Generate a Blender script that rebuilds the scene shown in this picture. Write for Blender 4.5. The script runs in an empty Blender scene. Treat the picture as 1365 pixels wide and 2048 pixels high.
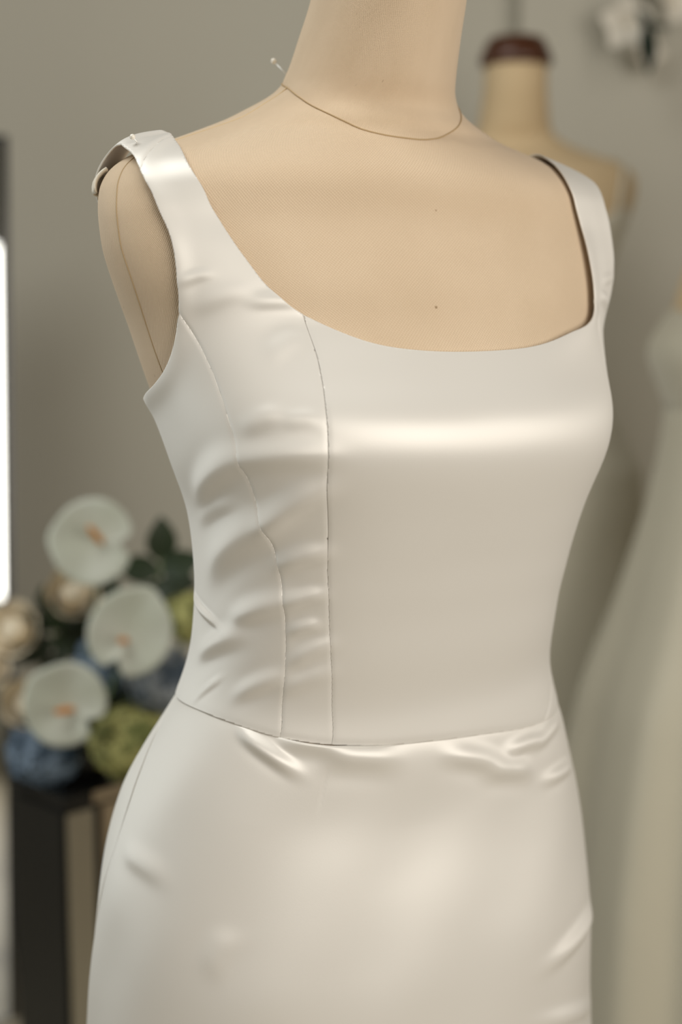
import bpy, bmesh, math, random
import numpy as np
from mathutils import Vector, Matrix, Euler

# ------------------------------------------------------------------ camera, world, lights, exposure
SC = bpy.context.scene
COL = SC.collection
cam = bpy.data.cameras.new('camera')
cam.sensor_fit = 'VERTICAL'; cam.sensor_height = 36; cam.sensor_width = 24; cam.lens = 50
cam.dof.use_dof = True; cam.dof.focus_distance = 0.945; cam.dof.aperture_fstop = 2.7
cam_o = bpy.data.objects.new('camera', cam); COL.objects.link(cam_o)
cam_o.location = (-0.022, -1.06, 1.28); cam_o.rotation_euler = (math.radians(82), 0, 0)
SC.camera = cam_o

w = bpy.data.worlds.new('room_light'); SC.world = w; w.use_nodes = True
w.node_tree.nodes['Background'].inputs[0].default_value = (1.0, 0.88, 0.62, 1)
w.node_tree.nodes['Background'].inputs[1].default_value = 0.11

def area(name, loc, target, sx, sy, power, color):
    l = bpy.data.lights.new(name, 'AREA'); l.shape = 'RECTANGLE'; l.size = sx; l.size_y = sy
    l.energy = power; l.color = color
    o = bpy.data.objects.new(name, l); COL.objects.link(o); o.location = loc
    o.rotation_euler = (Vector(target) - Vector(loc)).to_track_quat('-Z', 'Y').to_euler()
    return o
area('window_daylight', (-1.70, 0.30, 1.00), (0, -0.1, 1.0), 1.0, 1.2, 9, (0.92, 0.98, 0.98))
area('ceiling_panel', (-0.95, -0.35, 2.9), (0, 0.0, 1.0), 1.1, 1.1, 26, (0.97, 0.98, 0.95))
area('shop_front_daylight', (1.45, -1.9, 1.62), (0.0, 0, 1.12), 2.1, 1.6, 53, (1.0, 0.95, 0.88))

SC.view_settings.view_transform = 'Standard'; SC.view_settings.look = 'None'
SC.view_settings.gamma = 1.0; SC.view_settings.use_curve_mapping = False
SC.view_settings.exposure = -0.02
SC.cycles.use_denoising = True

# ------------------------------------------------------------------ helpers
RND = random.Random(7)
def prop(o, label=None, cat=None, group=None, kind=None):
    if label: o['label'] = label
    if cat: o['category'] = cat
    if group: o['group'] = group
    if kind: o['kind'] = kind
    return o
def empty(name, loc=(0, 0, 0), rz=0.0, label=None, cat=None, group=None):
    o = bpy.data.objects.new(name, None); COL.objects.link(o); o.location = loc; o.rotation_euler = (0, 0, rz)
    o.empty_display_size = 0.05
    return prop(o, label, cat, group)
def link(name, me, mat=None, parent=None, smooth=True):
    o = bpy.data.objects.new(name, me); COL.objects.link(o)
    if mat is not None and not me.materials: me.materials.append(mat)
    if smooth: me.polygons.foreach_set('use_smooth', [True] * len(me.polygons))
    if parent is not None: o.parent = parent
    return o
def mesh(name, verts, faces, uv=None):
    me = bpy.data.meshes.new(name); me.from_pydata([tuple(v) for v in verts], [], [tuple(f) for f in faces])
    if uv is not None:
        lay = me.uv_layers.new(name='UVMap'); idx = np.zeros(len(me.loops), np.int32); me.loops.foreach_get('vertex_index', idx)
        lay.data.foreach_set('uv', np.asarray(uv, np.float32)[idx].ravel())
    me.update(); return me
def grid_faces(nu, nv, wrap=False):
    f = []
    for i in range(nu if wrap else nu - 1):
        i2 = (i + 1) % nu
        for j in range(nv - 1): f.append((i * nv + j, i2 * nv + j, i2 * nv + j + 1, i * nv + j + 1))
    return f
def lathe(name, prof, seg=40, squash=1.0):
    v = []; f = []; n = len(prof)
    for i in range(seg):
        a = 2 * math.pi * i / seg
        for r, z in prof: v.append((r * math.cos(a), r * squash * math.sin(a), z))
    f = grid_faces(seg, n, True)
    f.append([i * n for i in range(seg)][::-1]); f.append([i * n + n - 1 for i in range(seg)])
    return mesh(name, v, f)
def tube(name, pts, r, seg=8):
    pts = [Vector(p) for p in pts]; v = []; n = len(pts)
    rr = r if isinstance(r, (list, tuple)) else [r] * n
    up = Vector((0.31, 0.2, 0.93)).normalized()
    for i, p in enumerate(pts):
        t = (pts[min(i + 1, n - 1)] - pts[max(i - 1, 0)]).normalized()
        a = t.cross(up)
        if a.length < 1e-3: a = t.cross(Vector((1, 0, 0)))
        a.normalize(); b = t.cross(a)
        for k in range(seg):
            q = 2 * math.pi * k / seg; v.append(p + (a * math.cos(q) + b * math.sin(q)) * rr[i])
    f = []
    for i in range(n - 1):
        for k in range(seg): f.append((i * seg + k, i * seg + (k + 1) % seg, (i + 1) * seg + (k + 1) % seg, (i + 1) * seg + k))
    f.append(tuple(range(seg))[::-1]); f.append(tuple((n - 1) * seg + k for k in range(seg)))
    return mesh(name, v, f)
def box(name, size, bevel=0.003, at=(0, 0, 0)):
    bm = bmesh.new(); bmesh.ops.create_cube(bm, size=1.0)
    bmesh.ops.scale(bm, vec=size, verts=bm.verts); bmesh.ops.translate(bm, vec=at, verts=bm.verts)
    if bevel: bmesh.ops.bevel(bm, geom=bm.edges[:], offset=bevel, segments=2, affect='EDGES')
    me = bpy.data.meshes.new(name); bm.to_mesh(me); bm.free(); return me

# ------------------------------------------------------------------ materials
def new_mat(name):
    m = bpy.data.materials.new(name); m.use_nodes = True; nt = m.node_tree
    return m, nt, nt.nodes['Principled BSDF']
def simple(name, col, rough=0.5, metal=0.0, noise=0.0, scale=20.0, spec=0.5, col2=None, bump=0.0, sheen=0.0, hard=False):
    m, nt, b = new_mat(name)
    b.inputs['Roughness'].default_value = rough; b.inputs['Metallic'].default_value = metal
    b.inputs['Specular IOR Level'].default_value = spec; b.inputs['Sheen Weight'].default_value = sheen
    tc = nt.nodes.new('ShaderNodeTexCoord'); nz = nt.nodes.new('ShaderNodeTexNoise'); nz.inputs['Scale'].default_value = scale
    nz.inputs['Detail'].default_value = 4
    nt.links.new(tc.outputs['Object'], nz.inputs['Vector'])
    mx = nt.nodes.new('ShaderNodeMix'); mx.data_type = 'RGBA'
    c2 = col2 if col2 else tuple(c * (1 - noise) for c in col)
    mx.inputs[6].default_value = (*col, 1); mx.inputs[7].default_value = (*c2, 1)
    fac = nz.outputs['Fac']
    if hard:
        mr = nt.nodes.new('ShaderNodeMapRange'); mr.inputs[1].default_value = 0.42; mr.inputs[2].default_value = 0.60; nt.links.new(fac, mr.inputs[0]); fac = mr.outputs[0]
    nt.links.new(fac, mx.inputs[0]); nt.links.new(mx.outputs[2], b.inputs['Base Color'])
    if bump:
        bp = nt.nodes.new('ShaderNodeBump'); bp.inputs['Strength'].default_value = bump; bp.inputs['Distance'].default_value = 0.002
        nt.links.new(nz.outputs['Fac'], bp.inputs['Height']); nt.links.new(bp.outputs[0], b.inputs['Normal'])
    return m
def satin(name, col, rough=0.52, metal=0.28, grain=0.0):
    m, nt, b = new_mat(name)
    b.inputs['Base Color'].default_value = (*col, 1); b.inputs['Roughness'].default_value = rough
    b.inputs['Metallic'].default_value = metal; b.inputs['Specular IOR Level'].default_value = 0.5
    b.inputs['Sheen Weight'].default_value = 0.08; b.inputs['Sheen Roughness'].default_value = 0.4
    b.inputs['Anisotropic'].default_value = 0.7; b.inputs['Anisotropic Rotation'].default_value = grain; tg_ = nt.nodes.new('ShaderNodeTangent'); tg_.direction_type = 'UV_MAP'; tg_.uv_map = 'UVMap'; nt.links.new(tg_.outputs[0], b.inputs['Tangent'])
    tc = nt.nodes.new('ShaderNodeTexCoord'); nz = nt.nodes.new('ShaderNodeTexNoise')
    nz.inputs['Scale'].default_value = 900; nz.inputs['Detail'].default_value = 2
    nz2 = nt.nodes.new('ShaderNodeTexNoise'); nz2.inputs['Scale'].default_value = 11; nz2.inputs['Detail'].default_value = 1
    for q in (nz, nz2): nt.links.new(tc.outputs['Object'], q.inputs['Vector'])
    bp = nt.nodes.new('ShaderNodeBump'); bp.inputs['Strength'].default_value = 0.05; bp.inputs['Distance'].default_value = 0.0005
    nt.links.new(nz.outputs['Fac'], bp.inputs['Height'])
    bp2 = nt.nodes.new('ShaderNodeBump'); bp2.inputs['Strength'].default_value = 0.35; bp2.inputs['Distance'].default_value = 0.004
    nt.links.new(nz2.outputs['Fac'], bp2.inputs['Height']); nt.links.new(bp.outputs[0], bp2.inputs['Normal'])
    nt.links.new(bp2.outputs[0], b.inputs['Normal'])
    return m
def canvas(name, col, dark, period=0.0021):
    m, nt, b = new_mat(name); b.inputs['Roughness'].default_value = 0.9; b.inputs['Specular IOR Level'].default_value = 0.15
    b.inputs['Sheen Weight'].default_value = 0.15
    N = nt.nodes.new; L = nt.links.new
    uv = N('ShaderNodeUVMap'); uv.uv_map = 'UVMap'; sp = N('ShaderNodeSeparateXYZ')
    wob = N('ShaderNodeTexNoise'); wob.inputs['Scale'].default_value = 120; wob.inputs['Detail'].default_value = 2
    L(uv.outputs[0], wob.inputs['Vector'])
    add = N('ShaderNodeVectorMath'); add.operation = 'MULTIPLY_ADD'; add.inputs[1].default_value = (0.0009, 0.0009, 0)
    L(wob.outputs['Color'], add.inputs[0]); L(uv.outputs[0], add.inputs[2]); L(add.outputs[0], sp.inputs[0])
    def sine(sock):
        a = N('ShaderNodeMath'); a.operation = 'MULTIPLY'; a.inputs[1].default_value = 2 * math.pi / period; L(sock, a.inputs[0])
        s = N('ShaderNodeMath'); s.operation = 'SINE'; L(a.outputs[0], s.inputs[0]); return s.outputs[0]
    pr = N('ShaderNodeMath'); pr.operation = 'MULTIPLY'; L(sine(sp.outputs[0]), pr.inputs[0]); L(sine(sp.outputs[1]), pr.inputs[1])
    mr = N('ShaderNodeMapRange'); mr.inputs[1].default_value = -1; mr.inputs[2].default_value = 1; L(pr.outputs[0], mr.inputs[0])
    n2 = N('ShaderNodeTexNoise'); n2.inputs['Scale'].default_value = 14; n2.inputs['Detail'].default_value = 5; L(uv.outputs[0], n2.inputs['Vector'])
    vr = N('ShaderNodeTexVoronoi'); vr.inputs['Scale'].default_value = 30; L(uv.outputs[0], vr.inputs['Vector'])
    slub = N('ShaderNodeMapRange'); slub.inputs[1].default_value = 0.015; slub.inputs[2].default_value = 0.04; L(vr.outputs['Distance'], slub.inputs[0])
    mx = N('ShaderNodeMix'); mx.data_type = 'RGBA'; mx.inputs[6].default_value = (*dark, 1); mx.inputs[7].default_value = (*col, 1)
    m2 = N('ShaderNodeMath'); m2.operation = 'MULTIPLY_ADD'; m2.inputs[1].default_value = 0.42; L(mr.outputs[0], m2.inputs[0])
    m3 = N('ShaderNodeMath'); m3.operation = 'MULTIPLY'; m3.inputs[1].default_value = 0.95; L(n2.outputs['Fac'], m3.inputs[0]); L(m3.outputs[0], m2.inputs[2])
    L(m2.outputs[0], mx.inputs[0])
    mx2 = N('ShaderNodeMix'); mx2.data_type = 'RGBA'; mx2.inputs[6].default_value = (dark[0] * .6, dark[1] * .55, dark[2] * .5, 1)
    L(slub.outputs[0], mx2.inputs[0]); L(mx.outputs[2], mx2.inputs[7]); L(mx2.outputs[2], b.inputs['Base Color'])
    bp = N('ShaderNodeBump'); bp.inputs['Strength'].default_value = 0.5; bp.inputs['Distance'].default_value = 0.0008
    L(mr.outputs[0], bp.inputs['Height']); L(bp.outputs[0], b.inputs['Normal'])
    return m

M = {}
M['satin'] = satin('ivory_satin', (0.82, 0.79, 0.74))
M['satin_cross'] = satin('ivory_satin_cross_grain', (0.82, 0.79, 0.74), grain=0.0)
M['lining'] = simple('cream_lining', (0.74, 0.68, 0.57), 0.6)
M['canvas'] = canvas('beige_canvas', (0.74, 0.585, 0.42), (0.60, 0.455, 0.305))
M['canvas_far'] = simple('beige_canvas_far', (0.66, 0.50, 0.30), 0.9, noise=0.1)
M['thread'] = simple('tan_thread', (0.46, 0.33, 0.18), 0.8)
M['seam_thread'] = simple('ivory_thread', (0.52, 0.46, 0.34), 0.9, spec=0.1)
M['wood'] = simple('dark_turned_wood', (0.10, 0.032, 0.012), 0.35, col2=(0.045, 0.014, 0.006), scale=30)
M['black_metal'] = simple('black_iron', (0.02, 0.02, 0.02), 0.4, metal=0.6)
M['steel'] = simple('pin_steel', (0.85, 0.84, 0.80), 0.45, metal=0.6)
M['pearl'] = simple('pearl', (0.85, 0.80, 0.70), 0.12, spec=0.9)
M['wall'] = simple('warm_grey_plaster', (0.53, 0.50, 0.42), 0.9, noise=0.05, scale=3, bump=0.05)
M['floor'] = simple('pale_timber_floor', (0.40, 0.35, 0.26), 0.55, noise=0.3, scale=6)
M['gown'] = simple('dimmed_white_gown', (0.54, 0.50, 0.39), 0.5, noise=0.04, sheen=0.3)  # white cloth; the weaker light at its distance is put into the colour
M['gown2'] = simple('dimmed_white_crepe', (0.66, 0.62, 0.51), 0.6, noise=0.04, sheen=0.2)  # matt white crepe, base colour lowered in place of light falloff
M['spathe'] = simple('pale_spathe', (0.57, 0.575, 0.52), 0.5, col2=(0.46, 0.49, 0.38), scale=14)
M['spadix'] = simple('orange_spadix', (0.72, 0.19, 0.04), 0.6, col2=(0.60, 0.36, 0.08), scale=60)
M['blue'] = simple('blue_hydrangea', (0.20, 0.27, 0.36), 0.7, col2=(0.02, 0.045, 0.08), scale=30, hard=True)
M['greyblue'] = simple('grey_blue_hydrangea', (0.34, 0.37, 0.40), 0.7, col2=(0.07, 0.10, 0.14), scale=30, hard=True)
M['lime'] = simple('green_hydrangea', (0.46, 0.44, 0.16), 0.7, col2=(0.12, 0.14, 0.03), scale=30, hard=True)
M['rose'] = simple('cream_rose', (0.84, 0.75, 0.59), 0.6, col2=(0.78, 0.67, 0.50), scale=30)
M['leaf'] = simple('dark_leaf', (0.018, 0.032, 0.014), 0.45, col2=(0.03, 0.045, 0.018), scale=20)
M['stem'] = simple('green_stem', (0.10, 0.15, 0.05), 0.5)
M['gloss_black'] = simple('gloss_black', (0.012, 0.012, 0.011), 0.25, spec=0.5)
M['chrome'] = simple('polished_metal', (0.62, 0.60, 0.55), 0.10, metal=1.0)
M['bronze'] = simple('champagne_metal', (0.55, 0.45, 0.33), 0.35, metal=0.8)
M['mirror'] = simple('mirror_glass', (0.86, 0.88, 0.87), 0.02, metal=1.0)
M['petal'] = simple('white_silk_petal', (0.82, 0.77, 0.67), 0.6, col2=(0.76, 0.70, 0.60), scale=20)
M['twig'] = simple('brown_twig', (0.10, 0.08, 0.05), 0.8)

# ------------------------------------------------------------------ the dress form's body surface  (tau round the body from centre front, z up)
PHI = math.radians(30)
def pchip(xk, yk):
    xk = np.asarray(xk, float); yk = np.asarray(yk, float); h = np.diff(xk); d = np.diff(yk) / h
    m = np.zeros_like(yk); m[0] = d[0]; m[-1] = d[-1]
    for i in range(1, len(yk) - 1):
        if d[i - 1] * d[i] > 0:
            w1 = 2 * h[i] + h[i - 1]; w2 = h[i] + 2 * h[i - 1]; m[i] = (w1 + w2) / (w1 / d[i - 1] + w2 / d[i])
    def f(x):
        x = np.clip(np.asarray(x, float), xk[0], xk[-1]); i = np.clip(np.searchsorted(xk, x) - 1, 0, len(h) - 1); t = (x - xk[i]) / h[i]
        return yk[i] * (1 + 2 * t) * (1 - t) ** 2 + m[i] * h[i] * t * (1 - t) ** 2 + yk[i + 1] * t * t * (3 - 2 * t) + m[i + 1] * h[i] * t * t * (t - 1)
    return f
PROF = [(0.600, 0.2164, -0.0411), (0.720, 0.2092, -0.0352), (0.800, 0.2037, -0.0294), (0.860, 0.1964, -0.0277), (0.920, 0.1829, -0.0238), (0.960, 0.1669, -0.0154), (0.990, 0.1521, -0.0074), (1.015, 0.1431, -0.0029), (1.040, 0.1390, 0.0035), (1.070, 0.1381, 0.0085), (1.100, 0.1399, 0.0132), (1.140, 0.1449, 0.0152), (1.180, 0.1580, 0.0148), (1.210, 0.1664, 0.0088), (1.240, 0.1756, 0.0045), (1.270, 0.1853, 0.0029), (1.300, 0.1982, 0.0069), (1.325, 0.2060, 0.0061), (1.345, 0.2080, 0.0046), (1.360, 0.2058, 0.0010), (1.372, 0.1989, -0.0028), (1.384, 0.1823, -0.0099), (1.396, 0.1520, -0.0204), (1.408, 0.1192, -0.0304), (1.420, 0.0911, -0.0286), (1.440, 0.0637, -0.0059), (1.470, 0.0574, 0.0105), (1.510, 0.0530, 0.0269), (1.540, 0.0520, 0.0289)]
RATIO = [(0.60,.72,.72,2.2),(0.80,.70,.74,2.2),(0.92,.66,.72,2.25),(0.99,.68,.66,2.3),(1.04,.72,.66,2.4),(1.10,.76,.66,2.5),(1.16,.84,.66,2.6),(1.20,.86,.66,2.6),(1.24,.72,.66,2.4),(1.28,.56,.62,2.2),(1.32,.44,.55,2.1),(1.345,.40,.50,2.05),(1.36,.42,.50,2),(1.384,.46,.52,2),(1.40,.58,.62,2),(1.42,.85,.85,2),(1.44,1.0,1.0,2),(1.54,1.05,1.05,2)]
def smooth_profile(zk, yk, sig=0.007):
    """pchip profile eased with a small gaussian below the shoulders so the cloth carries no knots"""
    f = pchip(zk, yk); z = np.arange(zk[0] - 0.05, zk[-1] + 0.05, 0.001); y = f(z); k = np.arange(-30, 31) * 0.001
    w1 = np.exp(-0.5 * (k / sig) ** 2); w2 = np.exp(-0.5 * (k / 0.002) ** 2)
    a = np.convolve(np.pad(y, 30, 'edge'), w1 / w1.sum(), 'valid'); b = np.convolve(np.pad(y, 30, 'edge'), w2 / w2.sum(), 'valid')
    t = np.clip((z - 1.31) / 0.03, 0, 1); return pchip(z, a * (1 - t) + b * t)
_rz = [p[0] for p in RATIO]; _pz = [p[0] for p in PROF]
FR = smooth_profile(_rz, [p[1] for p in RATIO]); BR = smooth_profile(_rz, [p[2] for p in RATIO]); NF = smooth_profile(_rz, [p[3] for p in RATIO])
WID = smooth_profile(_pz, [p[1] for p in PROF]); CEN = smooth_profile(_pz, [p[2] for p in PROF])
def body(tau, z):
    """point of the form's surface: x to the form's left, y to its front"""
    tau = np.asarray(tau, float); z = np.asarray(z, float)
    s = np.sin(tau); k = np.cos(tau); w_ = WID(z); n = np.where(k > 0, NF(z), 2.1); d = w_ * np.where(k > 0, FR(z), BR(z))
    q = 1 + (2 ** (0.5 - 1 / n) - 1) * np.sin(2 * tau) ** 2
    return np.stack([w_ * s * q, CEN(z) + d * k * q, z], -1)
def body_n(tau, z):
    e = 2e-3
    a = body(tau + e, z) - body(tau - e, z); b = body(tau, z + e) - body(tau, z - e)
    n = np.cross(b, a); n /= np.linalg.norm(n, axis=-1, keepdims=True) + 1e-12
    return n
def place(p):
    """form coordinates -> root-local coordinates (front turned towards +x, -y)"""
    x, y, z = p[..., 0], p[..., 1], p[..., 2]
    return np.stack([x, -y, z], -1)
def shell(tau, z, off):
    return place(body(tau, z) + body_n(tau, z) * np.asarray(off)[..., None])

def sd_poly(tau, z, poly, sx=0.17):
    """signed distance (m) to a closed polygon in (tau, z), positive inside"""
    P = np.asarray(poly, float) * (sx, 1); x = tau * sx; d = np.full(x.shape, 1e9); ins = np.zeros(x.shape, bool)
    for a, b in zip(P, np.roll(P, -1, 0)):
        e = b - a; L = e @ e + 1e-12; t = np.clip(((x - a[0]) * e[0] + (z - a[1]) * e[1]) / L, 0, 1)
        d = np.minimum(d, (x - a[0] - t * e[0]) ** 2 + (z - a[1] - t * e[1]) ** 2)
        c = ((a[1] > z) != (b[1] > z)); xi = a[0] + (z - a[1]) * e[0] / (e[1] if abs(e[1]) > 1e-9 else 1e-9); ins ^= c & (x < xi)
    d = np.sqrt(d); return np.where(ins, d, -d)
def spline(pts, n=8):
    """Catmull-Rom through 2-D points"""
    p = np.asarray(pts, float); p = np.vstack([2 * p[0] - p[1], p, 2 * p[-1] - p[-2]]); out = []
    for i in range(1, len(p) - 2):
        for t in np.linspace(0, 1, n, endpoint=False):
            out.append(0.5 * ((2 * p[i]) + (p[i + 1] - p[i - 1]) * t + (2 * p[i - 1] - 5 * p[i] + 4 * p[i + 1] - p[i + 2]) * t ** 2 + (3 * p[i] - p[i - 1] - 3 * p[i + 1] + p[i + 2]) * t ** 3))
    out.append(p[-2]); return np.array(out)
def clip_grid(T, Z, fields):
    """cut a (tau, z) grid where any field is negative, with clean cut edges"""
    nu, nv = T.shape; V = np.column_stack([T.ravel(), Z.ravel()] + [f.ravel() for f in fields])
    idx = np.arange(nu * nv).reshape(nu, nv)
    Q = np.stack([idx[:-1, :-1], idx[1:, :-1], idx[1:, 1:], idx[:-1, 1:]], -1).reshape(-1, 4)
    faces = Q; extra = []; polys = None
    keep = np.ones(len(Q), bool)
    for k in range(len(fields)): keep &= (V[Q, 2 + k] > 0).any(1)
    Q = Q[keep]; allin = np.ones(len(Q), bool)
    for k in range(len(fields)): allin &= (V[Q, 2 + k] > 0).all(1)
    good = [tuple(q) for q in Q[allin]]; mixed = [list(q) for q in Q[~allin]]
    V = [r for r in V]
    for k in range(len(fields)):
        cache = {}; out = []; c = 2 + k
        for poly in mixed:
            np_ = []
            for i in range(len(poly)):
                a, b = poly[i], poly[(i + 1) % len(poly)]; fa, fb = V[a][c], V[b][c]
                if fa > 0: np_.append(a)
                if (fa > 0) != (fb > 0):
                    key = (a, b) if a < b else (b, a)
                    if key not in cache:
                        t = fa / (fa - fb); cache[key] = len(V); V.append(V[a] + (V[b] - V[a]) * t)
                    np_.append(cache[key])
            if len(np_) >= 3: out.append(np_)
        mixed = out
    faces = good + [tuple(p) for p in mixed]
    used = sorted({i for f in faces for i in f}); remap = {u: i for i, u in enumerate(used)}
    W_ = np.array([V[u] for u in used]); return W_[:, 0], W_[:, 1], [tuple(remap[i] for i in f) for f in faces]

# ------------------------------------------------------------------ cutting lines of the satin dress, in (tau, z)
NECK_F = [(-1.414, 1.3945), (-1.10, 1.3835), (-0.921, 1.364), (-0.838, 1.345), (-0.79, 1.329), (-0.746, 1.313), (-0.702, 1.297), (-0.641, 1.2845), (-0.576, 1.275), (-0.484, 1.2655),
          (-0.388, 1.2585), (-0.279, 1.2545), (-0.122, 1.2522), (0.057, 1.252), (0.253, 1.2535), (0.397, 1.257), (0.541, 1.263), (0.685, 1.2695), (0.752, 1.279), (0.735, 1.296), (0.711, 1.318),
          (0.698, 1.3365), (0.680, 1.358), (0.705, 1.376), (0.873, 1.390), (1.15, 1.396), (1.5, 1.3965)]
NECK_B = [(1.95, 1.392), (2.2, 1.375), (2.4, 1.33), (2.55, 1.25), (2.8, 1.225), (3.2, 1.22)]
neck_line = spline(NECK_F + NECK_B)
neck_left_back = [(-3.2, 1.22), (-2.8, 1.225), (-2.55, 1.25), (-2.35, 1.33), (-2.15, 1.372), (-1.85, 1.389), (-1.6, 1.394)]
neck_line = np.vstack([spline(neck_left_back), neck_line])
NECK_POLY = np.vstack([neck_line, [(3.2, 1.6), (-3.2, 1.6)]])
ARM_R = spline([(-1.52, 1.3812), (-1.34, 1.3765), (-1.235, 1.3695), (-1.121, 1.3545), (-1.052, 1.3355), (-1.034, 1.3195), (-1.06, 1.3005), (-1.095, 1.2845), (-1.13, 1.275), (-1.187, 1.262),
          (-1.278, 1.249), (-1.405, 1.2385), (-1.60, 1.229), (-1.88, 1.2215), (-2.12, 1.226), (-2.28, 1.26), (-2.24, 1.32), (-2.08, 1.35), (-1.84, 1.372), (-1.66, 1.3805)] + [(-1.52, 1.3812)])
ARM_L = spline([(1.6, 1.3815), (1.32, 1.380), (1.15, 1.376), (1.06, 1.370), (1.008, 1.362), (1.010, 1.3495), (1.034, 1.3345), (1.075, 1.312), (1.10, 1.29), (1.15, 1.268), (1.278, 1.249), (1.405, 1.2385), (1.6, 1.229),
          (1.83, 1.2222), (2.02, 1.236), (2.08, 1.27), (2.08, 1.32), (2.0, 1.35), (1.82, 1.374), (1.6, 1.3815)])
def line_fn(pts):
    p = sorted((z, t) for t, z in pts); f = pchip([q[0] for q in p], [q[1] for q in p]); return f
PRIN_R = line_fn([(-0.55, 1.30), (-0.598, 1.275), (-0.602, 1.253), (-0.62, 1.234), (-0.65, 1.2155), (-0.676, 1.194), (-0.698, 1.161), (-0.694, 1.126), (-0.672, 1.0905), (-0.637, 1.0545), (-0.585, 1.0175), (-0.541, 0.985), (-0.535, 0.95)])
PRIN_L = line_fn([(0.55, 1.305), (0.74, 1.288), (0.85, 1.276), (0.865, 1.256), (0.862, 1.234), (0.858, 1.2), (0.86, 1.16), (0.875, 1.12), (0.89, 1.08), (0.90, 1.04), (0.90, 1.01), (0.89, 0.9945), (0.755, 0.9795), (0.67, 0.97), (0.66, 0.94)])
SIDE_R = line_fn([(-1.25, 1.40), (-1.13, 1.30), (-1.104, 1.2805), (-1.082, 1.2685), (-1.058, 1.254), (-1.044, 1.237), (-1.046, 1.221), (-1.052, 1.202), (-1.05, 1.187), (-1.03, 1.1725), (-1.005, 1.152), (-0.969, 1.137), (-0.929, 1.118), (-0.899, 1.097), (-0.873, 1.072), (-0.857, 1.0505), (-0.829, 1.0175), (-0.794, 0.993), (-0.78, 0.95)])
SIDE_L = line_fn([(1.25, 1.40), (1.16, 1.30), (1.14, 1.28), (1.11, 1.25), (1.09, 1.2), (1.08, 1.15), (1.07, 1.05), (1.06, 0.95)])
BACK_R = line_fn([(-2.12, 1.40), (-2.12, 1.26), (-2.2, 1.1), (-2.15, 0.95)]); BACK_L = line_fn([(2.12, 1.40), (2.12, 1.26), (2.2, 1.1), (2.15, 0.95)])
WK = [(-3.2, 0.998), (-1.885, 1.0), (-1.422, 1.0015), (-1.156, 0.9997), (-0.977, 0.9965), (-0.798, 0.992), (-0.545, 0.9865), (-0.31, 0.983), (-0.052, 0.981), (0.227, 0.9785), (0.58, 0.9735), (0.75, 0.9725), (1.073, 0.974), (1.6, 0.982), (2.4, 0.994), (3.2, 0.998)]
WAIST = pchip([k[0] for k in WK], [k[1] for k in WK])
SKIRT_R = line_fn([(-1.93, 1.0), (-1.89, 0.986), (-1.77, 0.9695), (-1.69, 0.945), (-1.655, 0.92), (-1.665, 0.8965), (-1.72, 0.8705), (-1.78, 0.8425), (-1.83, 0.817), (-1.9, 0.75), (-1.95, 0.02)])

# folds of the satin: (tau1, z1, tau2, z2, half width, height) of each ridge, in metres
FOLDS = [(-0.982, 1.205, -0.82, 1.2095, .0048, .0007), (-0.80, 1.2095, -0.69, 1.2065, .0042, .00045), (-1.038, 1.184, -0.689, 1.184, .0062, .0016), (-0.995, 1.139, -0.70, 1.161, .0070, .0021),
    (-0.915, 1.1145, -0.70, 1.1195, .0056, .0016), (-0.87, 1.088, -0.70, 1.0905, .0046, .0012), (-0.84, 1.068, -0.71, 1.0695, .0040, .0010), (-0.82, 1.0455, -0.64, 1.0545, .0050, .0010),
    (-0.842, 1.024, -0.62, 1.0325, .0055, .0008), (-1.047, 1.298, -0.908, 1.3005, .0028, .0005), (-0.768, 1.284, -0.602, 1.2805, .0041, .0007), (-1.017, 1.281, -0.781, 1.2875, .0048, .0004),
    (-0.777, 1.248, -0.633, 1.256, .0055, .0004), (-1.45, 1.155, -1.056, 1.179, .0076, .0018), (-1.42, 1.104, -0.925, 1.134, .0105, .0022), (-1.5, 1.138, -1.178, 1.15, .0048, .0005),
    (-1.20, 1.071, -0.87, 1.0825, .0066, .0016), (-1.532, 1.0385, -1.15, 1.0545, .0064, .0014), (-1.10, 1.017, -0.85, 1.029, .0058, .0011), (-1.772, 1.076, -1.401, 1.0635, .0024, .0012),
    (-1.457, 1.0065, -1.274, 1.023, .0028, .0005), (-0.973, 0.99, -0.707, 0.9675, .0034, .002), (-0.75, 0.9885, -0.484, 0.976, .0060, .0020), (-0.511, 0.9755, -0.257, 0.963, .0075, .0021),
    (0.05, 0.9655, 0.284, 0.9465, .0062, .0021), (0.253, 0.9475, 0.458, 0.9335, .0066, .0021), (0.371, 0.9595, 0.589, 0.9565, .0042, .0017), (0.572, 0.957, 0.825, 0.961, .0040, .0014),
    (0.607, 0.926, 0.864, 0.9205, .0042, .0018), (0.506, 0.7895, 0.899, 0.793, .0062, .0022), (0.454, 0.7445, 0.894, 0.713, .0055, .0015), (-1.488, 0.8915, -1.196, 0.8805, .0069, .0009),
    (-0.916, 0.8255, -0.816, 0.8475, .0076, .0006), (-1.911, 0.874, -1.728, 0.8905, .0028, .0008), (0.84, 1.290, 1.0, 1.281, .0036, .0011), (0.86, 1.301, 1.05, 1.302, .0032, .0006)]
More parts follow.
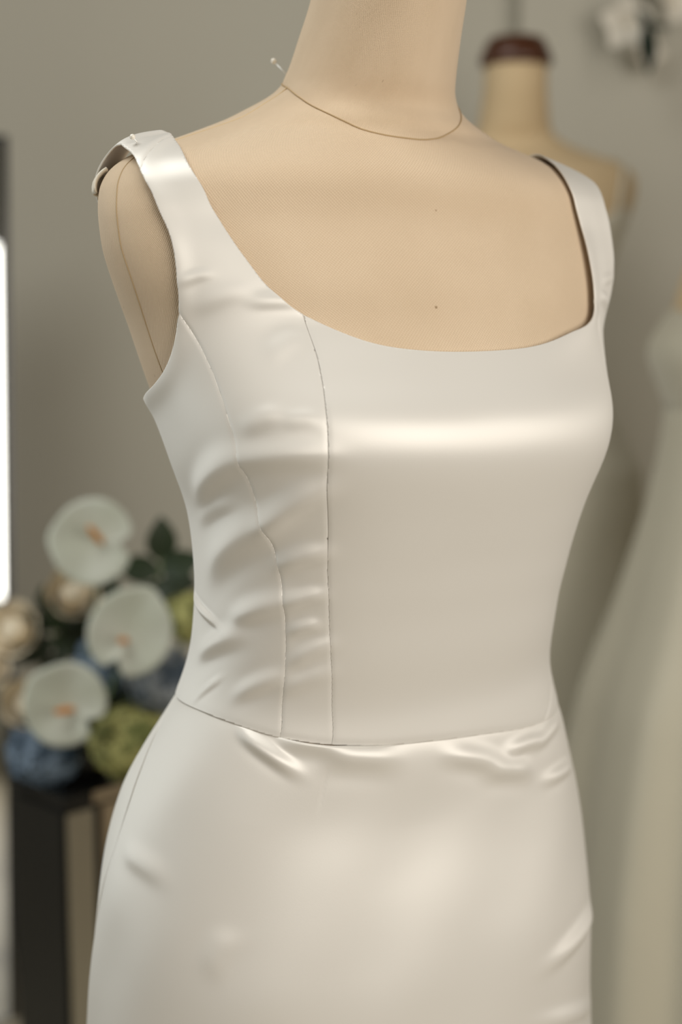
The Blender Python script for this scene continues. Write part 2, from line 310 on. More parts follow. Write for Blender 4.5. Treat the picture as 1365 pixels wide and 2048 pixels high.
def folds(tau, z, lower):
    o = np.zeros(tau.shape)
    for t1, z1, t2, z2, wd, am in FOLDS:
        if (0.5 * (z1 + z2) < WAIST(np.array(0.5 * (t1 + t2)))) != lower: continue
        wd = wd * 1.35; up = 0.6 * wd; R = 0.155
        ax, ay, bx, by = t1 * R, z1 + up, t2 * R, z2 + up; L = math.hypot(bx - ax, by - ay); ux, uy = (bx - ax) / L, (by - ay) / L
        dx = tau * R - ax; dy = z - ay; s = (dx * ux + dy * uy) / L; d = (-dx * uy + dy * ux) / wd
        d = d - 0.35 * np.sin((s - 0.2) * 2.4)                                                     # a slight bow
        along = np.exp(-np.abs((s - 0.5) / 0.56) ** 3)
        o += 2.3 * am * (1 - 0.55 * d * d) * np.exp(-0.8 * d * d) * along
    return o
def g(d, s): return np.exp(-(d / s) ** 2)
def bodice_offset(t, z):
    o = np.full(t.shape, 0.0032)
    dn = np.maximum(-sd_poly(t, z, NECK_POLY), 0)
    o += 0.0028 * g(dn, 0.012) / (1 + np.exp(-(t - 0.5) / 0.06)) / (1 + np.exp((z - 1.335) / 0.012)) * (t < 1.4)              # neckline stands off on the left
    da = np.maximum(-sd_poly(t, z, ARM_R), 0); o += 0.0025 * g(da, 0.010)
    da = np.maximum(-sd_poly(t, z, ARM_L), 0); o += 0.001 * g(da, 0.010)
    o += 0.0055 * np.exp(-((t + 1.56) / 0.28) ** 2 - ((z - 1.388) / 0.012) ** 2)                # strap puckered up by the pin
    o += 0.0022 * np.exp(-((t + 1.25) / 0.06) ** 2 - ((z - 1.386) / 0.010) ** 2) - 0.002 * np.exp(-((t + 1.42) / 0.05) ** 2 - ((z - 1.392) / 0.006) ** 2)
    o += folds(t, z, False)
    for f in (PRIN_R, PRIN_L, SIDE_R, SIDE_L, BACK_R, BACK_L): o -= 0.0005 * g((t - f(z)) * 0.16, 0.0018)
    dw = z - WAIST(t); o -= 0.0004 * g(dw, 0.003)
    return o
def skirt_offset(t, z):
    dw = WAIST(t) - z
    o = 0.0016 + 0.0018 * (1 - np.exp(-np.maximum(dw, 0) / 0.006))
    o += folds(t, z, True)
    o -= 0.0011 * g((t - SKIRT_R(z)) * 0.18, 0.0018)
    o += 0.0006 * (np.sin(7.3 * t + 23 * z + .5) * np.sin(31 * z - 3 * t) + 0.7 * np.sin(12 * t - 37 * z + 2.0)) * np.clip(dw / 0.06, 0, 1)   # slack cloth
    o -= 0.0006 * g((t + 0.535) * 0.16, 0.0010) * g(z - 0.955, 0.012)                            # end of the dart
    return o
def flare(t, z):
    """the skirt falls straight and opens a little below the hip"""
    return body(t, np.maximum(z, 0.62))

# ------------------------------------------------------------------ room
def slab(name, size, at, mat, kind='structure'):
    o = link(name, box(name, size, 0.0, (0, 0, 0)), mat, None, False); o.location = at; o['kind'] = kind; return o
slab('floor', (7, 7, 0.1), (0, -0.9, -0.05), M['floor'])
slab('wall_back', (2.545, 0.12, 2.9), (-0.93, 2.06, 1.45), M['wall'])
slab('wall_back_right', (2.2, 0.19, 2.9), (1.443, 2.025, 1.45), M['wall'])
slab('baseboard_back', (2.545, 0.018, 0.12), (-0.93, 1.991, 0.06), M['wall'])

# ------------------------------------------------------------------ dress form
form = empty('dress_form', (0, 0, 0), PHI, 'large beige canvas dress form up close wearing the square-necked satin dress', 'dress form')
NECKSEAM = pchip([-3.2, -2.4, -1.654, -1.021, -0.685, -0.423, -0.249, -0.113, 0.022, 0.122, 0.292, 0.554, 1.0, 1.6, 2.4, 3.2], [1.447, 1.446, 1.4385, 1.427, 1.4175, 1.409, 1.4025, 1.3995, 1.3985, 1.400, 1.406, 1.416, 1.429, 1.4395, 1.446, 1.447])
def form_part(name, zlo, zhi, nz, keep, parent, mat, nu=400):
    t = np.linspace(-math.pi, math.pi, nu); zz = np.linspace(zlo, zhi, nz); T, Z = np.meshgrid(t, zz, indexing='ij')
    F_ = [keep(T, Z)] if keep else []
    tt, zv, faces = clip_grid(T, Z, F_) if F_ else (T.ravel(), Z.ravel(), grid_faces(nu, nz))
    off = np.zeros(tt.shape) - 0.0006 * g((zv - NECKSEAM(tt)), 0.002)
    me = mesh(name, shell(tt, zv, off), [f[::-1] for f in faces], np.stack([tt * 0.17, zv * 1.0], -1))
    return link(name, me, mat, parent)
def cap_disc(name, z, parent, mat, off=0.0):
    t = np.linspace(-math.pi, math.pi, 96, endpoint=False); p = shell(t, np.full(96, z), np.full(96, off))
    return link(name, mesh(name, p, [tuple(range(96))[::-1]]), mat, parent, False)
form_part('torso', 0.86, 1.46, 300, lambda T, Z: NECKSEAM(T) - Z, form, M['canvas'])
form_part('neck', 1.39, 1.54, 90, lambda T, Z: Z - NECKSEAM(T), form, M['canvas'])
def surf_line(pts, off=0.0002, n=8):
    p = spline(pts, n); return [tuple(v) for v in shell(p[:, 0], p[:, 1], np.full(len(p), off))]
tn = np.linspace(-math.pi, math.pi, 140)
link('neck_seam', tube('neck_seam', [tuple(v) for v in shell(tn, NECKSEAM(tn), np.full(140, -0.0002))], 0.0005, 6), M['thread'], form)
link('arm_seam', tube('arm_seam', surf_line([(-1.44, 1.382), (-1.40, 1.362), (-1.392, 1.3425), (-1.405, 1.3235), (-1.41, 1.304), (-1.427, 1.2845), (-1.445, 1.2665), (-1.45, 1.2485), (-1.44, 1.22), (-1.44, 1.15)], 0.0), 0.00045, 6), M['thread'], form)
link('arm_seam', tube('arm_seam', surf_line([(1.44, 1.382), (1.40, 1.3525), (1.4, 1.3235), (1.42, 1.2845), (1.45, 1.2485), (1.44, 1.15)], 0.0), 0.00045, 6), M['thread'], form)
for s in (-1, 1):
    link('shoulder_seam', tube('shoulder_seam', surf_line([(s * 1.40, 1.394), (s * 1.366, 1.4015), (s * 1.34, 1.4065), (s * 1.313, 1.4105), (s * 1.32, 1.416), (s * 1.42, 1.428), (s * 1.5, 1.436)], 0.0), 0.0005, 6), M['canvas_far'], form)
def neck_cap(parent, z, cy, r):
    me = lathe('neck_cap', [(r * 0.2, -0.004), (r * 1.04, -0.004), (r * 1.10, 0.000), (r * 1.12, 0.006), (r * 1.04, 0.018), (r * 0.94, 0.030), (r * 0.86, 0.038), (r * 0.78, 0.042), (r * 0.3, 0.043)], 48, 1.02)
    o = link('neck_cap', me, M['wood'], parent); o.location = (0, -cy, z); return o
neck_cap(form, 1.544, float(CEN(1.54)), float(WID(1.54)) * 1.05)
link('pole', lathe('pole', [(0.014, 0.02), (0.014, 0.95)], 20), M['black_metal'], form)
link('base', lathe('base', [(0.02, 0.0), (0.16, 0.0), (0.165, 0.008), (0.15, 0.02), (0.03, 0.035), (0.015, 0.06)], 40), M['black_metal'], form)
cap_disc('hip_board', 0.862, form, M['wood'], -0.001)

# ------------------------------------------------------------------ satin dress
dress = empty('satin_dress', (0, 0, 0), PHI, 'ivory satin dress with wide straps and square neckline on the nearest dress form', 'dress')
tg = np.linspace(-math.pi, math.pi, 1001); zg = np.linspace(0.955, 1.41, 421); T, Z = np.meshgrid(tg, zg, indexing='ij')
f_neck = -sd_poly(T, Z, NECK_POLY); f_ar = -sd_poly(T, Z, ARM_R); f_al = -sd_poly(T, Z, ARM_L); f_w = Z - WAIST(T)
# the neckline and armholes only open the shell above bust height
def panel(name, conds, label=None, mat='satin'):
    tt, zv, faces = clip_grid(T, Z, [f_w, f_neck, f_ar, f_al] + conds)
    me = mesh(name, shell(tt, zv, bodice_offset(tt, zv)), [f[::-1] for f in faces], np.stack([tt * 0.16, zv], -1))
    o = link(name, me, M[mat], dress); md = o.modifiers.new('cloth', 'SOLIDIFY'); md.thickness = 0.0011; md.offset = -1
    if label: o['label'] = label
    return o
dPR = T - PRIN_R(Z); dPL = PRIN_L(Z) - T; dSR = T - SIDE_R(Z); dSL = SIDE_L(Z) - T; dBR = T - BACK_R(Z); dBL = BACK_L(Z) - T
GAP = 0.0014
panel('centre_front_panel', [dPR - GAP, dPL - GAP])
panel('side_front_panel', [-dPR - GAP, dSR - GAP], 'side front panel running up into the strap, rippled with small folds')
panel('side_front_panel', [-dPL - GAP, dSL - GAP])
panel('side_panel', [-dSR - GAP, dBR], mat='satin_cross'); panel('side_panel', [-dSL - GAP, dBL], mat='satin_cross')
panel('back_panel', [-dBR]); panel('back_panel', [-dBL])
ts = np.linspace(-math.pi, math.pi, 601)
def skirt_panel(name, lo, hi):
    vs = np.concatenate([np.linspace(0, 0.30, 190), np.linspace(0.302, 0.97, 45)])
    nu = 420; U = np.linspace(0, 1, nu); tt = np.zeros((nu, len(vs))); zz = np.zeros_like(tt)
    for j, v in enumerate(vs):
        z0 = np.full(nu, 0.98) - v
        for _ in range(2): t = lo(z0) + (hi(z0) - lo(z0)) * U; z0 = np.maximum(WAIST(t) - v, 0.015)
        tt[:, j] = t; zz[:, j] = z0
    zb = np.maximum(zz, 0.62); p = shell(tt, zb, skirt_offset(tt, zz)); p[..., 2] -= (zb - zz)
    k = np.clip((0.62 - zz) / 0.6, 0, 1)[..., None]; p[..., :2] *= 1 + 0.16 * k
    me = mesh(name, p.reshape(-1, 3), grid_faces(nu, len(vs)), np.stack([tt.ravel() * 0.18, zz.ravel()], -1))
    o = link(name, me, M['satin'], dress); md = o.modifiers.new('cloth', 'SOLIDIFY'); md.thickness = 0.0011; md.offset = -1
    return o
skirt_panel('skirt_front', SKIRT_R, lambda z: np.full(np.shape(z), 1.75))
skirt_panel('skirt_back', lambda z: np.full(np.shape(z), 1.75), lambda z: SKIRT_R(z) + 2 * math.pi)
# seam threads lie in the joints between the panels
def seam(fn, z0, z1, n=90):
    z = np.linspace(z0, z1, n); t = fn(z); p = shell(t, z, bodice_offset(t, z) - 0.0007)
    link('seam', tube('seam', [tuple(q) for q in p], 0.0006, 6), M['seam_thread'], dress)
seam(PRIN_R, 0.987, 1.2755); seam(PRIN_L, 0.974, 1.268); seam(SIDE_R, 0.994, 1.2795); seam(SIDE_L, 0.977, 1.27)
tw = np.linspace(-math.pi, math.pi, 260)
link('waist_seam', tube('waist_seam', [tuple(q) for q in shell(tw, WAIST(tw), bodice_offset(tw, WAIST(tw)) - 0.0012)], 0.0006, 6), M['seam_thread'], dress)
# folded-back strap end behind the shoulder
def strap_end():
    t = np.linspace(-1.98, -1.72, 16); zz = np.linspace(0, 1, 8); v = []
    for a in t:
        for k in zz: v.append(shell(np.array(a), np.array(1.3745 - 0.015 * k + 0.008 * (a + 1.72)), np.array(0.0015 + 0.002 * math.sin(k * 3) + 0.0012 * math.sin(a * 40))))
    o = link('strap_end', mesh('strap_end', v, grid_faces(16, 8)), M['lining'], dress); md = o.modifiers.new('cloth', 'SOLIDIFY'); md.thickness = 0.0015
    return o
strap_end()

# ------------------------------------------------------------------ dressmaker's pins
def pin(head, tip, rad, label):
    h = Vector(head); d = Vector(tip) - h
    o = empty('dressmaker_pin', tuple(tip), 0, label, 'pin', None)
    link('shaft', tube('shaft', [h - Vector(tip), Vector((0, 0, 0))], [0.00042, 0.00036], 8), M['steel'], o)
    bm = bmesh.new(); bmesh.ops.create_uvsphere(bm, u_segments=16, v_segments=10, radius=rad); me = bpy.data.meshes.new('head'); bm.to_mesh(me); bm.free()
    hd = link('head', me, M['pearl'], o); hd.location = h - Vector(tip)
pin((-0.0715, 0.020, 1.4625), (-0.0595, 0.014, 1.4495), 0.0021, 'pearl-headed pin stuck into the side of the beige neck')
pin((-0.1585, -0.105, 1.3935), (-0.150, -0.085, 1.383), 0.0019, 'pearl-headed pin holding the satin strap on top of the shoulder')

# ------------------------------------------------------------------ second dress form, behind
def simple_form(root, dz, zlo, mat, zf=0.0):
    t = np.linspace(-math.pi, math.pi, 97)[:-1]
    def part(name, z0, z1, n):
        zz = np.linspace(z0, z1, n); Tm, Zm = np.meshgrid(t, zz, indexing='ij'); p = place(body(Tm, Zm)); p[..., 2] += dz
        return link(name, mesh(name, p.reshape(-1, 3), [f[::-1] for f in grid_faces(96, n, True)]), mat, root)
    part('torso', zlo, 1.4405, 120); part('neck', 1.44, 1.54, 20)
    neck_cap(root, 1.544 + dz, float(CEN(1.54)), float(WID(1.54)) * 1.05)
    link('pole', lathe('pole', [(0.014, zf + 0.02), (0.014, 0.95 + dz)], 20), M['black_metal'], root)
    link('base', lathe('base', [(0.02, zf), (0.16, zf), (0.165, zf + 0.008), (0.15, zf + 0.02), (0.03, zf + 0.035), (0.015, zf + 0.06)], 40), M['black_metal'], root)
K2 = 1.052; Z2 = 1.28 * (1 - K2); X2 = (0.287, 1.55, Z2); R2 = math.radians(-4); DZ = 0.145
form2 = empty('dress_form', X2, R2, 'blurred dress form with a dark wooden neck cap behind the nearest one', 'dress form')
simple_form(form2, DZ, 0.86, M['canvas_far'], -Z2 / K2); form2.scale = (K2,) * 3
dress2 = empty('slip_dress', X2, R2, 'blurred white dress with thin spaghetti straps on the wooden-capped form', 'dress')
nt_ = 180; t2 = np.linspace(-math.pi, math.pi, nt_ + 1)[:-1]
ztop = 1.262 + 0.045 * np.exp(-((np.abs(t2) - 1.08) / 0.36) ** 2)
vs = np.linspace(0, 1, 120); zb = (0.02 - Z2) / K2 - DZ; dress2.scale = (K2,) * 3; Tm = np.repeat(t2[:, None], 120, 1); Zm = ztop[:, None] + (zb - ztop[:, None]) * vs[None]
Zc = np.maximum(Zm, 0.62); P2 = shell(Tm, Zc, 0.004 + 0.032 * np.clip((1.02 - Zm) / 0.16, 0, 1) ** 1.5); P2[..., 2] += DZ - (Zc - Zm)
kf = np.clip((0.62 - Zm) / 0.75, 0, 1); P2[..., :2] *= (1 + kf * (0.03 + 0.02 * np.cos(Tm * 9)))[..., None]
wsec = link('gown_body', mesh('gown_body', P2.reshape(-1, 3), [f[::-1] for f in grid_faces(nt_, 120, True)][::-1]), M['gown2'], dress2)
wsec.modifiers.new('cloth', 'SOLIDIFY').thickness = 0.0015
for s in (-1, 1):
    pl = spline([(s * 1.02, 1.27), (s * 0.98, 1.31), (s * 1.0, 1.345), (s * 1.12, 1.372), (s * 1.4, 1.388), (s * 1.7, 1.386), (s * 2.0, 1.35), (s * 2.1, 1.28)], 8)
    a = shell(pl[:, 0] - 0.035, pl[:, 1], np.full(len(pl), 0.004)); b = shell(pl[:, 0] + 0.035, pl[:, 1], np.full(len(pl), 0.004)); v = np.concatenate([a, b]); v[:, 2] += DZ
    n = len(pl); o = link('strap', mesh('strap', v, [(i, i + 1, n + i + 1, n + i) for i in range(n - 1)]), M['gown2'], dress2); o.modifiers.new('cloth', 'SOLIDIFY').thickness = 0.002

# ------------------------------------------------------------------ full-skirted gown on its own form, right
K3 = 0.944; Z3 = 1.28 * (1 - K3); X3 = (0.603, 1.12, Z3); R3 = math.radians(-88); DZ3 = 0.02
form3 = empty('dress_form', X3, R3, 'dress form at the right edge hidden under the full-skirted white gown', 'dress form')
simple_form(form3, DZ3, 0.90, M['canvas_far'], -Z3 / K3); form3.scale = (K3,) * 3
gown = empty('ball_gown', X3, R3, 'blurred white gown with a wide flaring skirt at the right edge', 'dress')
gown.scale = (K3,) * 3
GZ = pchip([-0.16, 0.30, 0.64, 0.80, 0.97, 1.06, 1.12, 1.16], [0.31, 0.295, 0.258, 0.205, 0.156, 0.138, 0.132, 0.130])
nt_ = 240; t3 = np.linspace(-math.pi, math.pi, nt_ + 1)[:-1]; zz = np.linspace(0.012 - Z3 / K3, 1.125, 110); Tm, Zm = np.meshgrid(t3, zz, indexing='ij')
pleat = 1 + (0.055 * np.cos(Tm * 9 + 0.7 * np.sin(Tm * 2)) + 0.02 * np.cos(Tm * 17)) * np.clip((1.05 - Zm) / 0.7, 0, 1)
Rr = GZ(Zm) * pleat; P3 = np.stack([Rr * np.sin(Tm) * 1.16, -Rr * np.cos(Tm), Zm], -1)
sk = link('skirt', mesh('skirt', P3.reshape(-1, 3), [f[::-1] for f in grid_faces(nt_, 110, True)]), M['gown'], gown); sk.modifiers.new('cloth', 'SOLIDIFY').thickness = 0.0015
ztop = 1.262 - 0.02 * np.abs(np.sin(t3)) * (np.abs(t3) < 1.57) - 0.02 * (np.abs(t3) >= 1.57); vs = np.linspace(0, 1, 50); Tm = np.repeat(t3[:, None], 50, 1); Zm = ztop[:, None] + (1.04 - ztop[:, None]) * vs[None]
P4 = shell(Tm, Zm, np.full(Tm.shape, 0.005)); P4[..., 2] += DZ3
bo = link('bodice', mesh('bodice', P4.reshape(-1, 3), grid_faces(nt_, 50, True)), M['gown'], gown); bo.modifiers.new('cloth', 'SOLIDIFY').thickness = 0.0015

# ------------------------------------------------------------------ leaning mirror at the left edge
mir = empty('standing_mirror', (-0.8675, 1.273, 0.0), math.radians(27), 'tall mirror with a thin black frame leaning at the left edge', 'mirror')
mir.rotation_euler = Euler((math.radians(-6.2), math.radians(2.75), math.radians(27)), 'XYZ')
MW, MH = 0.56, 1.62
link('glass', box('glass', (MW - 0.03, 0.006, MH - 0.03), 0.0, (0, 0, MH / 2)), M['mirror'], mir, False)
link('backing', box('backing', (MW - 0.01, 0.008, MH - 0.01), 0.001, (0, 0.008, MH / 2)), M['gloss_black'], mir, False)
for sx in (-1, 1): link('frame_rail', box('frame_rail', (0.014, 0.026, MH), 0.002, (sx * (MW / 2 - 0.007), 0.002, MH / 2)), M['gloss_black'], mir, False)
for zc in (0.007, MH - 0.007): link('frame_rail', box('frame_rail', (MW - 0.03, 0.026, 0.014), 0.002, (0, 0.002, zc)), M['gloss_black'], mir, False)

# ------------------------------------------------------------------ plinth with bowl of flowers
PX, PY, PT = -0.400, 0.909, 0.622
pl_ = empty('plinth', (PX, PY, 0), math.radians(45), 'narrow black and mirrored plinth carrying the bowl of flowers', 'plinth')
S_ = 0.14
link('core', box('core', (S_ - 0.012, S_ - 0.012, PT - 0.012), 0.001, (0, 0, (PT - 0.012) / 2)), M['gloss_black'], pl_, False)
link('mirror_panel', box('mirror_panel', (0.044, 0.006, PT - 0.05), 0.001, (-S_ / 2 + 0.026, -S_ / 2 + 0.003, PT / 2)), M['chrome'], pl_, False)
link('mirror_panel', box('mirror_panel', (S_ - 0.066, 0.006, PT - 0.05), 0.001, (0.029, -S_ / 2 + 0.003, PT / 2)), M['bronze'], pl_, False)
link('black_panel', box('black_panel', (0.006, S_ - 0.016, PT - 0.05), 0.001, (-S_ / 2 + 0.003, 0, PT / 2)), M['gloss_black'], pl_, False)
link('top_plate', box('top_plate', (S_ + 0.002, S_ + 0.002, 0.012), 0.002, (0, 0, PT - 0.006)), M['gloss_black'], pl_, False)
link('rim_strip', box('rim_strip', (S_ - 0.05, 0.004, 0.016), 0.001, (0.02, -S_ / 2 - 0.0015, PT - 0.010)), M['bronze'], pl_, False)
link('foot_plate', box('foot_plate', (S_ + 0.008, S_ + 0.008, 0.02), 0.002, (0, 0, 0.01)), M['gloss_black'], pl_, False)
bowl = empty('flower_bowl', (PX, PY, PT), 0, 'dark bowl on the plinth mostly hidden by hydrangeas', 'bowl')
link('shell', lathe('shell', [(0.01, 0.0), (0.035, 0.0), (0.042, 0.004), (0.056, 0.03), (0.060, 0.06), (0.056, 0.06), (0.050, 0.03), (0.036, 0.008), (0.005, 0.007)], 36), M['gloss_black'], bowl)
BC = Vector((PX, PY, PT + 0.03))
def stem(root, to, r=0.0022):
    """a stem from the flower (root-local origin) down into the bowl"""
    e = BC + Vector((RND.uniform(-.03, .03), RND.uniform(-.03, .03), 0)) - root.location; s = Vector(to); m_ = (s + e) / 2 + Vector((0, 0.015, -0.02))
    pts = [s * (1 - t) ** 2 + m_ * 2 * t * (1 - t) + e * t * t for t in (0, .2, .4, .6, .8, 1)]
    return link('stem', tube('stem', pts, r, 8), M['stem'], root)
def look(o, toward):
    o.rotation_mode = 'QUATERNION'; o.rotation_quaternion = Vector(toward).to_track_quat('Z', 'Y')
def spathe_mesh(R):
    v = [(0, 0, -0.006)]; f = []; na, nr = 56, 9
    for i in range(na):
        a = 2 * math.pi * i / na; d = math.atan2(math.sin(a - math.pi / 2), math.cos(a - math.pi / 2))     # the notch is at +y
        rad = R * (1 - 0.36 * math.exp(-(d / 0.20) ** 2)) * (1 + 0.10 * math.exp(-((abs(d) - math.pi) / 0.3) ** 2))
        for j in range(1, nr + 1):
            q = j / nr; z = -0.006 * (1 - q) + 0.010 * q ** 3 - 0.006 * q ** 6 + 0.0018 * math.sin(5 * a) * q * q
            v.append((rad * q * math.cos(a), rad * q * math.sin(a), z))
    for i in range(na):
        i2 = (i + 1) % na; f.append((0, 1 + i * nr, 1 + i2 * nr))
        for j in range(nr - 1): f.append((1 + i * nr + j, 1 + i * nr + j + 1, 1 + i2 * nr + j + 1, 1 + i2 * nr + j))
    return mesh('spathe', v, f)
SP = spathe_mesh(0.0565)
def anthurium(loc, facing, roll, sx, sy, spd, label):
    o = empty('anthurium', loc, 0, label, 'flower', None)
    h = link('spathe', SP, M['spathe'], o); q = Vector(facing).to_track_quat('Z', 'Y'); h.rotation_mode = 'QUATERNION'; h.rotation_quaternion = q @ Euler((0, 0, roll)).to_quaternion(); h.scale = (sx, sy, 1)
    h.modifiers.new('thick', 'SOLIDIFY').thickness = 0.0012
    base = q @ Euler((0, 0, roll)).to_quaternion() @ Vector((0, 0.012, 0.0))
    d = Vector(spd)
    link('spadix', tube('spadix', [base + d * t for t in (0, .2, .5, .8, .95, 1)], [.004, .005, .005, .0042, .0028, .001], 10), M['spadix'], o)
    stem(o, base - q @ Vector((0, 0, 0.008)))
anthurium((-0.357, 0.835, 0.973), (0.05, -1, 0.22), math.radians(-95), 1.06, 0.99, (-0.014, -0.022, 0.026), 'white anthurium topmost of the three, above the cream rose')
anthurium((-0.304, 0.80, 0.856), (0.05, -1, 0.10), math.radians(155), 1.0, 1.08, (-0.005, -0.026, 0.006), 'white anthurium nearest the dress, notched at its lower edge')
anthurium((-0.387, 0.77, 0.766), (0.0, -1, 0.06), math.radians(-125), 1.03, 0.96, (-0.020, -0.022, 0.002), 'white anthurium lowest of the three, above the blue hydrangea')

def florets_mesh(R, n, seed, squash=0.9):
    rr = random.Random(seed); v = []; f = []
    for i in range(n):
        zf = 1 - 2 * (i + .5) / n; a = i * 2.39996; q = math.sqrt(1 - zf * zf); nrm = Vector((q * math.cos(a), q * math.sin(a), zf)); c = nrm * R * rr.uniform(.86, 1.04); c.z *= squash
        u = nrm.cross(Vector((0.3, 0.1, 0.95))).normalized(); w_ = nrm.cross(u); sp = rr.uniform(0, 1.57); s = R * 0.20 * rr.uniform(.8, 1.2)
        for k in range(4):
            b = sp + k * math.pi / 2; d = u * math.cos(b) + w_ * math.sin(b); e = u * -math.sin(b) + w_ * math.cos(b); m0 = len(v)
            v += [c, c + d * s * .6 + e * s * .45 + nrm * s * .15, c + d * s * 1.1 + nrm * s * rr.uniform(-.1, .3), c + d * s * .6 - e * s * .45 + nrm * s * .15]; f.append((m0, m0 + 1, m0 + 2, m0 + 3))
    # core holding the florets together
    return mesh('florets', v, f)
def ball_mesh(R, squash=.9):
    bm = bmesh.new(); bmesh.ops.create_icosphere(bm, subdivisions=2, radius=R); bmesh.ops.scale(bm, vec=(1, 1, squash), verts=bm.verts); me = bpy.data.meshes.new('core'); bm.to_mesh(me); bm.free(); return me
def hydrangea(loc, R, mat, label, seed):
    o = empty('hydrangea', loc, 0, label, 'flower', None)
    fl = link('florets', florets_mesh(R, 170, seed), mat, o); fl['kind'] = 'stuff'
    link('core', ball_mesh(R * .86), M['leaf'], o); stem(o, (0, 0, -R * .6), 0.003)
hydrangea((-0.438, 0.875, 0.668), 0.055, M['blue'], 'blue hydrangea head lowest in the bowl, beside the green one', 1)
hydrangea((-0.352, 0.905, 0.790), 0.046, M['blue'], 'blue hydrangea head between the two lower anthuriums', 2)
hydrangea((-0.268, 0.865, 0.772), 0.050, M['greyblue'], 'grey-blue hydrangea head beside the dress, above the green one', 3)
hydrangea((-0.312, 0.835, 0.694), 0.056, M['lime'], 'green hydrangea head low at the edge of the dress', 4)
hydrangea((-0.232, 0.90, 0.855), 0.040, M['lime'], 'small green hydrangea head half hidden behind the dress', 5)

def petal_mesh():
    v = []; nu, nv = 7, 6
    for i in range(nu):
        for j in range(nv):
            u = (i / (nu - 1) - .5) * 2; q = j / (nv - 1); wd = math.sin(math.pi * (0.16 + 0.74 * q)) ; a = u * 1.05 * wd
            r = 1.0 + 0.22 * q ** 3; v.append((r * math.sin(a), -r * math.cos(a) + 1 - 1.0, -0.9 + 1.9 * q - 0.18 * u * u * q))
    return mesh('petal', v, grid_faces(nu, nv))
PET = petal_mesh(); PET.materials.append(M['rose'])
def rose(loc, R, tilt, label):
    o = empty('rose', loc, 0, label, 'flower', None); o.rotation_euler = tilt
    for ring, (n, sc, open_) in enumerate(((3, .34, 0.0), (4, .62, .18), (5, .92, .42))):
        for k in range(n):
            p = link('petal', PET, None, o); a = 2 * math.pi * k / n + ring * .6
            p.scale = (R * sc * 1.1, R * sc, R * (0.62 + .06 * ring)); p.rotation_euler = Euler((open_ * .6, 0, a), 'XYZ')
    hc = link('heart', ball_mesh(R * .62, 1.0), M['rose'], o); hc.location = (0, 0, -R * .05)
    st = link('stem', tube('stem', [(0, 0, -R * .5), (0, 0.01, -R * 1.4)], [R * .25, 0.002], 8), M['stem'], o)
    rotm = Euler(tilt).to_matrix().inverted(); e = rotm @ (BC - Vector(loc)); s = Vector((0, 0.01, -R * 1.4))
    link('stem', tube('stem', [s * (1 - t) + e * t + Vector((0, .012, 0)) * math.sin(math.pi * t) for t in (0, .25, .5, .75, 1)], 0.002, 8), M['stem'], o)
rose((-0.403, 0.925, 0.882), 0.033, (0.9, 0.2, 0.2), 'cream rose under the topmost anthurium')
rose((-0.487, 0.92, 0.832), 0.034, (1.1, -0.5, 0), 'cream rose against the mirror edge, the higher of the two there')
rose((-0.520, 0.90, 0.778), 0.024, (1.0, -0.4, 0.5), 'small cream rose cut off by the left edge')
rose((-0.463, 0.88, 0.735), 0.031, (1.0, -0.3, 0.4), 'pinkish cream rose behind the lowest anthurium')
rose((-0.232, 0.93, 0.868), 0.020, (0.9, 0.3, 0.2), 'small cream rose showing just beside the satin waist')

def leaf_mesh(L, W_):
    v = []; n = 9
    for i in range(n):
        q = i / (n - 1); wd = W_ * math.sin(math.pi * min(q * .92 + .06, 1)) ** .8 * (1 - .25 * q); z = 0.10 * L * math.sin(q * 2.2)
        v += [(-wd, L * q, z + wd * .25), (0, L * q, z), (wd, L * q, z + wd * .25)]
    f = []
    for i in range(n - 1):
        a = 3 * i; f += [(a, a + 1, a + 4, a + 3), (a + 1, a + 2, a + 5, a + 4)]
    return mesh('leaf', v, f)
LEAF = leaf_mesh(0.05, 0.0195); LEAF.materials.append(M['leaf'])
def sprig(loc, leaves, label):
    o = empty('leafy_sprig', loc, 0, label, 'foliage', None)
    for dx, dy, dz, dirx, dirz, s in leaves:
        l = link('leaf', LEAF, None, o); l.location = (dx, dy, dz); d = Vector((dirx, RND.uniform(-.35, .1), dirz)).normalized()
        yv = d; zv = Vector((RND.uniform(-.3, .3), -1, .2)); xv = yv.cross(zv).normalized(); zv = xv.cross(yv).normalized()
        l.rotation_euler = Matrix((xv, yv, zv)).transposed().to_euler(); l.scale = (s, s, s)
    e = BC - Vector(loc); link('stem', tube('stem', [Vector((0, 0, 0.04)), Vector((0, 0, 0)), e * .5 + Vector((0, .02, 0)), e], 0.002, 8), M['stem'], o)
sprig((-0.278, 0.93, 0.915), [(0, 0, .016, 0.02, 1, 1.3), (.002, 0, .0, .9, .35, 1.25), (-.002, 0, .0, -.9, .1, 1.2), (.005, 0, -.005, .9, -.3, 1.0), (0, 0, -.02, -.6, -.6, 1.1), (.01, 0, -.02, .5, -.8, 1.1), (0, .005, -.01, 0, -1, 1.0)], 'dark leafy sprig with one upright leaf beside the dress')
sprig((-0.440, 0.95, 0.83), [(0, 0, .02, -.2, 1, .9), (0, 0, 0, .8, .5, 1.1), (0, 0, 0, -.8, .4, 1.0), (0, 0, -.02, .9, -.2, 1.2), (0, 0, -.02, -.8, -.4, 1.2), (0, 0, -.04, .3, -1, 1.3), (.03, 0, -.03, .8, .2, 1.2)], 'dark leafy sprig between the cream roses by the mirror')
sprig((-0.37, 0.95, 0.86), [(0, 0, .01, .5, .8, 1.2), (0, 0, .01, -.6, .6, 1.2), (0, 0, -.01, .9, -.1, 1.2), (0, 0, -.02, -.9, -.3, 1.2), (0, 0, -.03, .2, -1, 1.3), (.02, 0, -.03, .7, -.7, 1.2)], 'dark leafy sprig filling the gap under the topmost anthurium')
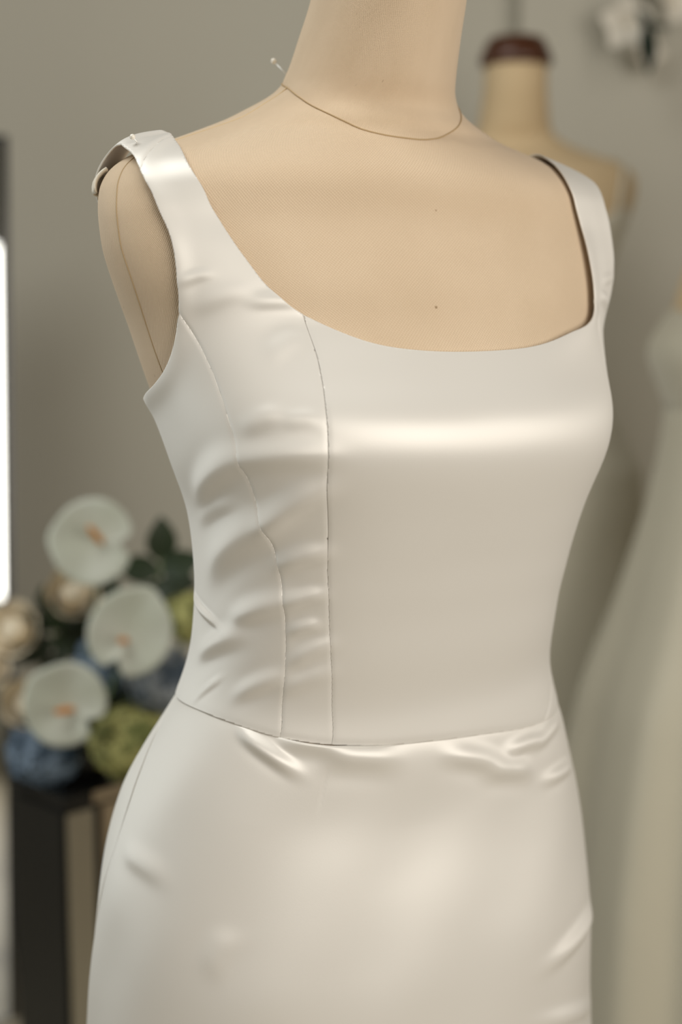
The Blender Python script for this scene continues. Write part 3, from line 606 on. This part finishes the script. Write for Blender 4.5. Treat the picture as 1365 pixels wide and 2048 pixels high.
sprig((-0.36, 0.92, 0.72), [(0, 0, .02, .3, 1, 1.3), (0, 0, 0, -.9, .3, 1.4), (0, 0, 0, .9, .2, 1.4), (0, 0, -.02, .7, -.7, 1.4), (0, 0, -.02, -.6, -.7, 1.5), (0, -.01, -.03, 0, -1, 1.3)], 'dark leafy sprig low in the bowl between blue and green heads')

# ------------------------------------------------------------------ white silk flowers on the wall, top right
spr = empty('flower_spray', (0.60, 1.92, 1.90), 0, 'spray of white silk flowers with a dark hanging leaf on the wall', 'flowers')
PET2 = leaf_mesh(0.062, 0.030); PET2.name = 'petal'; PET2.materials.append(M['petal'])
LEAF2 = leaf_mesh(0.095, 0.019); LEAF2.materials.append(simple('deep_green_leaf', (0.004, 0.014, 0.008), 0.7, spec=0.2))
def blossom(loc, facing, n, s):
    b = link('blossom', ball_mesh(0.008 * s), M['rose'], spr); b.location = loc
    for k in range(n):
        p = link('petal', PET2, None, b); q = Vector(facing).to_track_quat('Z', 'Y') @ Euler((0.35, 0, 2 * math.pi * k / n)).to_quaternion(); p.rotation_mode = 'QUATERNION'; p.rotation_quaternion = q; p.scale = (s, s, s)
blossom((-0.055, -0.07, -0.055), (-.3, -1, -.2), 5, 0.95)
blossom((0.035, -0.08, -0.02), (.3, -1, .1), 5, 1.0)
blossom((-0.012, -0.05, -0.105), (.2, -1, -.5), 4, 0.62)
blossom((0.10, -0.06, 0.01), (.4, -1, 0), 5, 0.9)
for loc, d, s in (((-0.036, -0.145, -0.074), (0.03, -.1, -1), 1.0), ((-0.052, -0.145, -0.047), (.5, -.1, -.9), 0.6), ((0.018, -0.085, -0.070), (-.6, -.2, .1), .35), ((-0.03, -0.06, .03), (.8, -.1, .2), 0.7)):
    l = link('leaf', LEAF2, None, spr); yv = Vector(d).normalized(); zv = Vector((.1, -1, .1)); xv = yv.cross(zv).normalized(); zv = xv.cross(yv); l.location = loc; l.rotation_euler = Matrix((xv, yv, zv)).transposed().to_euler(); l.scale = (s, s, s)
link('stem', tube('stem', [(0.02, 0.01, 0.14), (0.0, -0.02, 0.08), (-0.02, -0.05, 0.0), (-0.03, -0.11, -0.05), (-0.036, -0.145, -0.082)], 0.003, 8), M['twig'], spr)
link('stem', tube('stem', [(-0.012, -0.035, 0.04), (0.03, -0.06, 0.0), (0.10, -0.055, 0.005)], 0.0025, 8), M['twig'], spr)
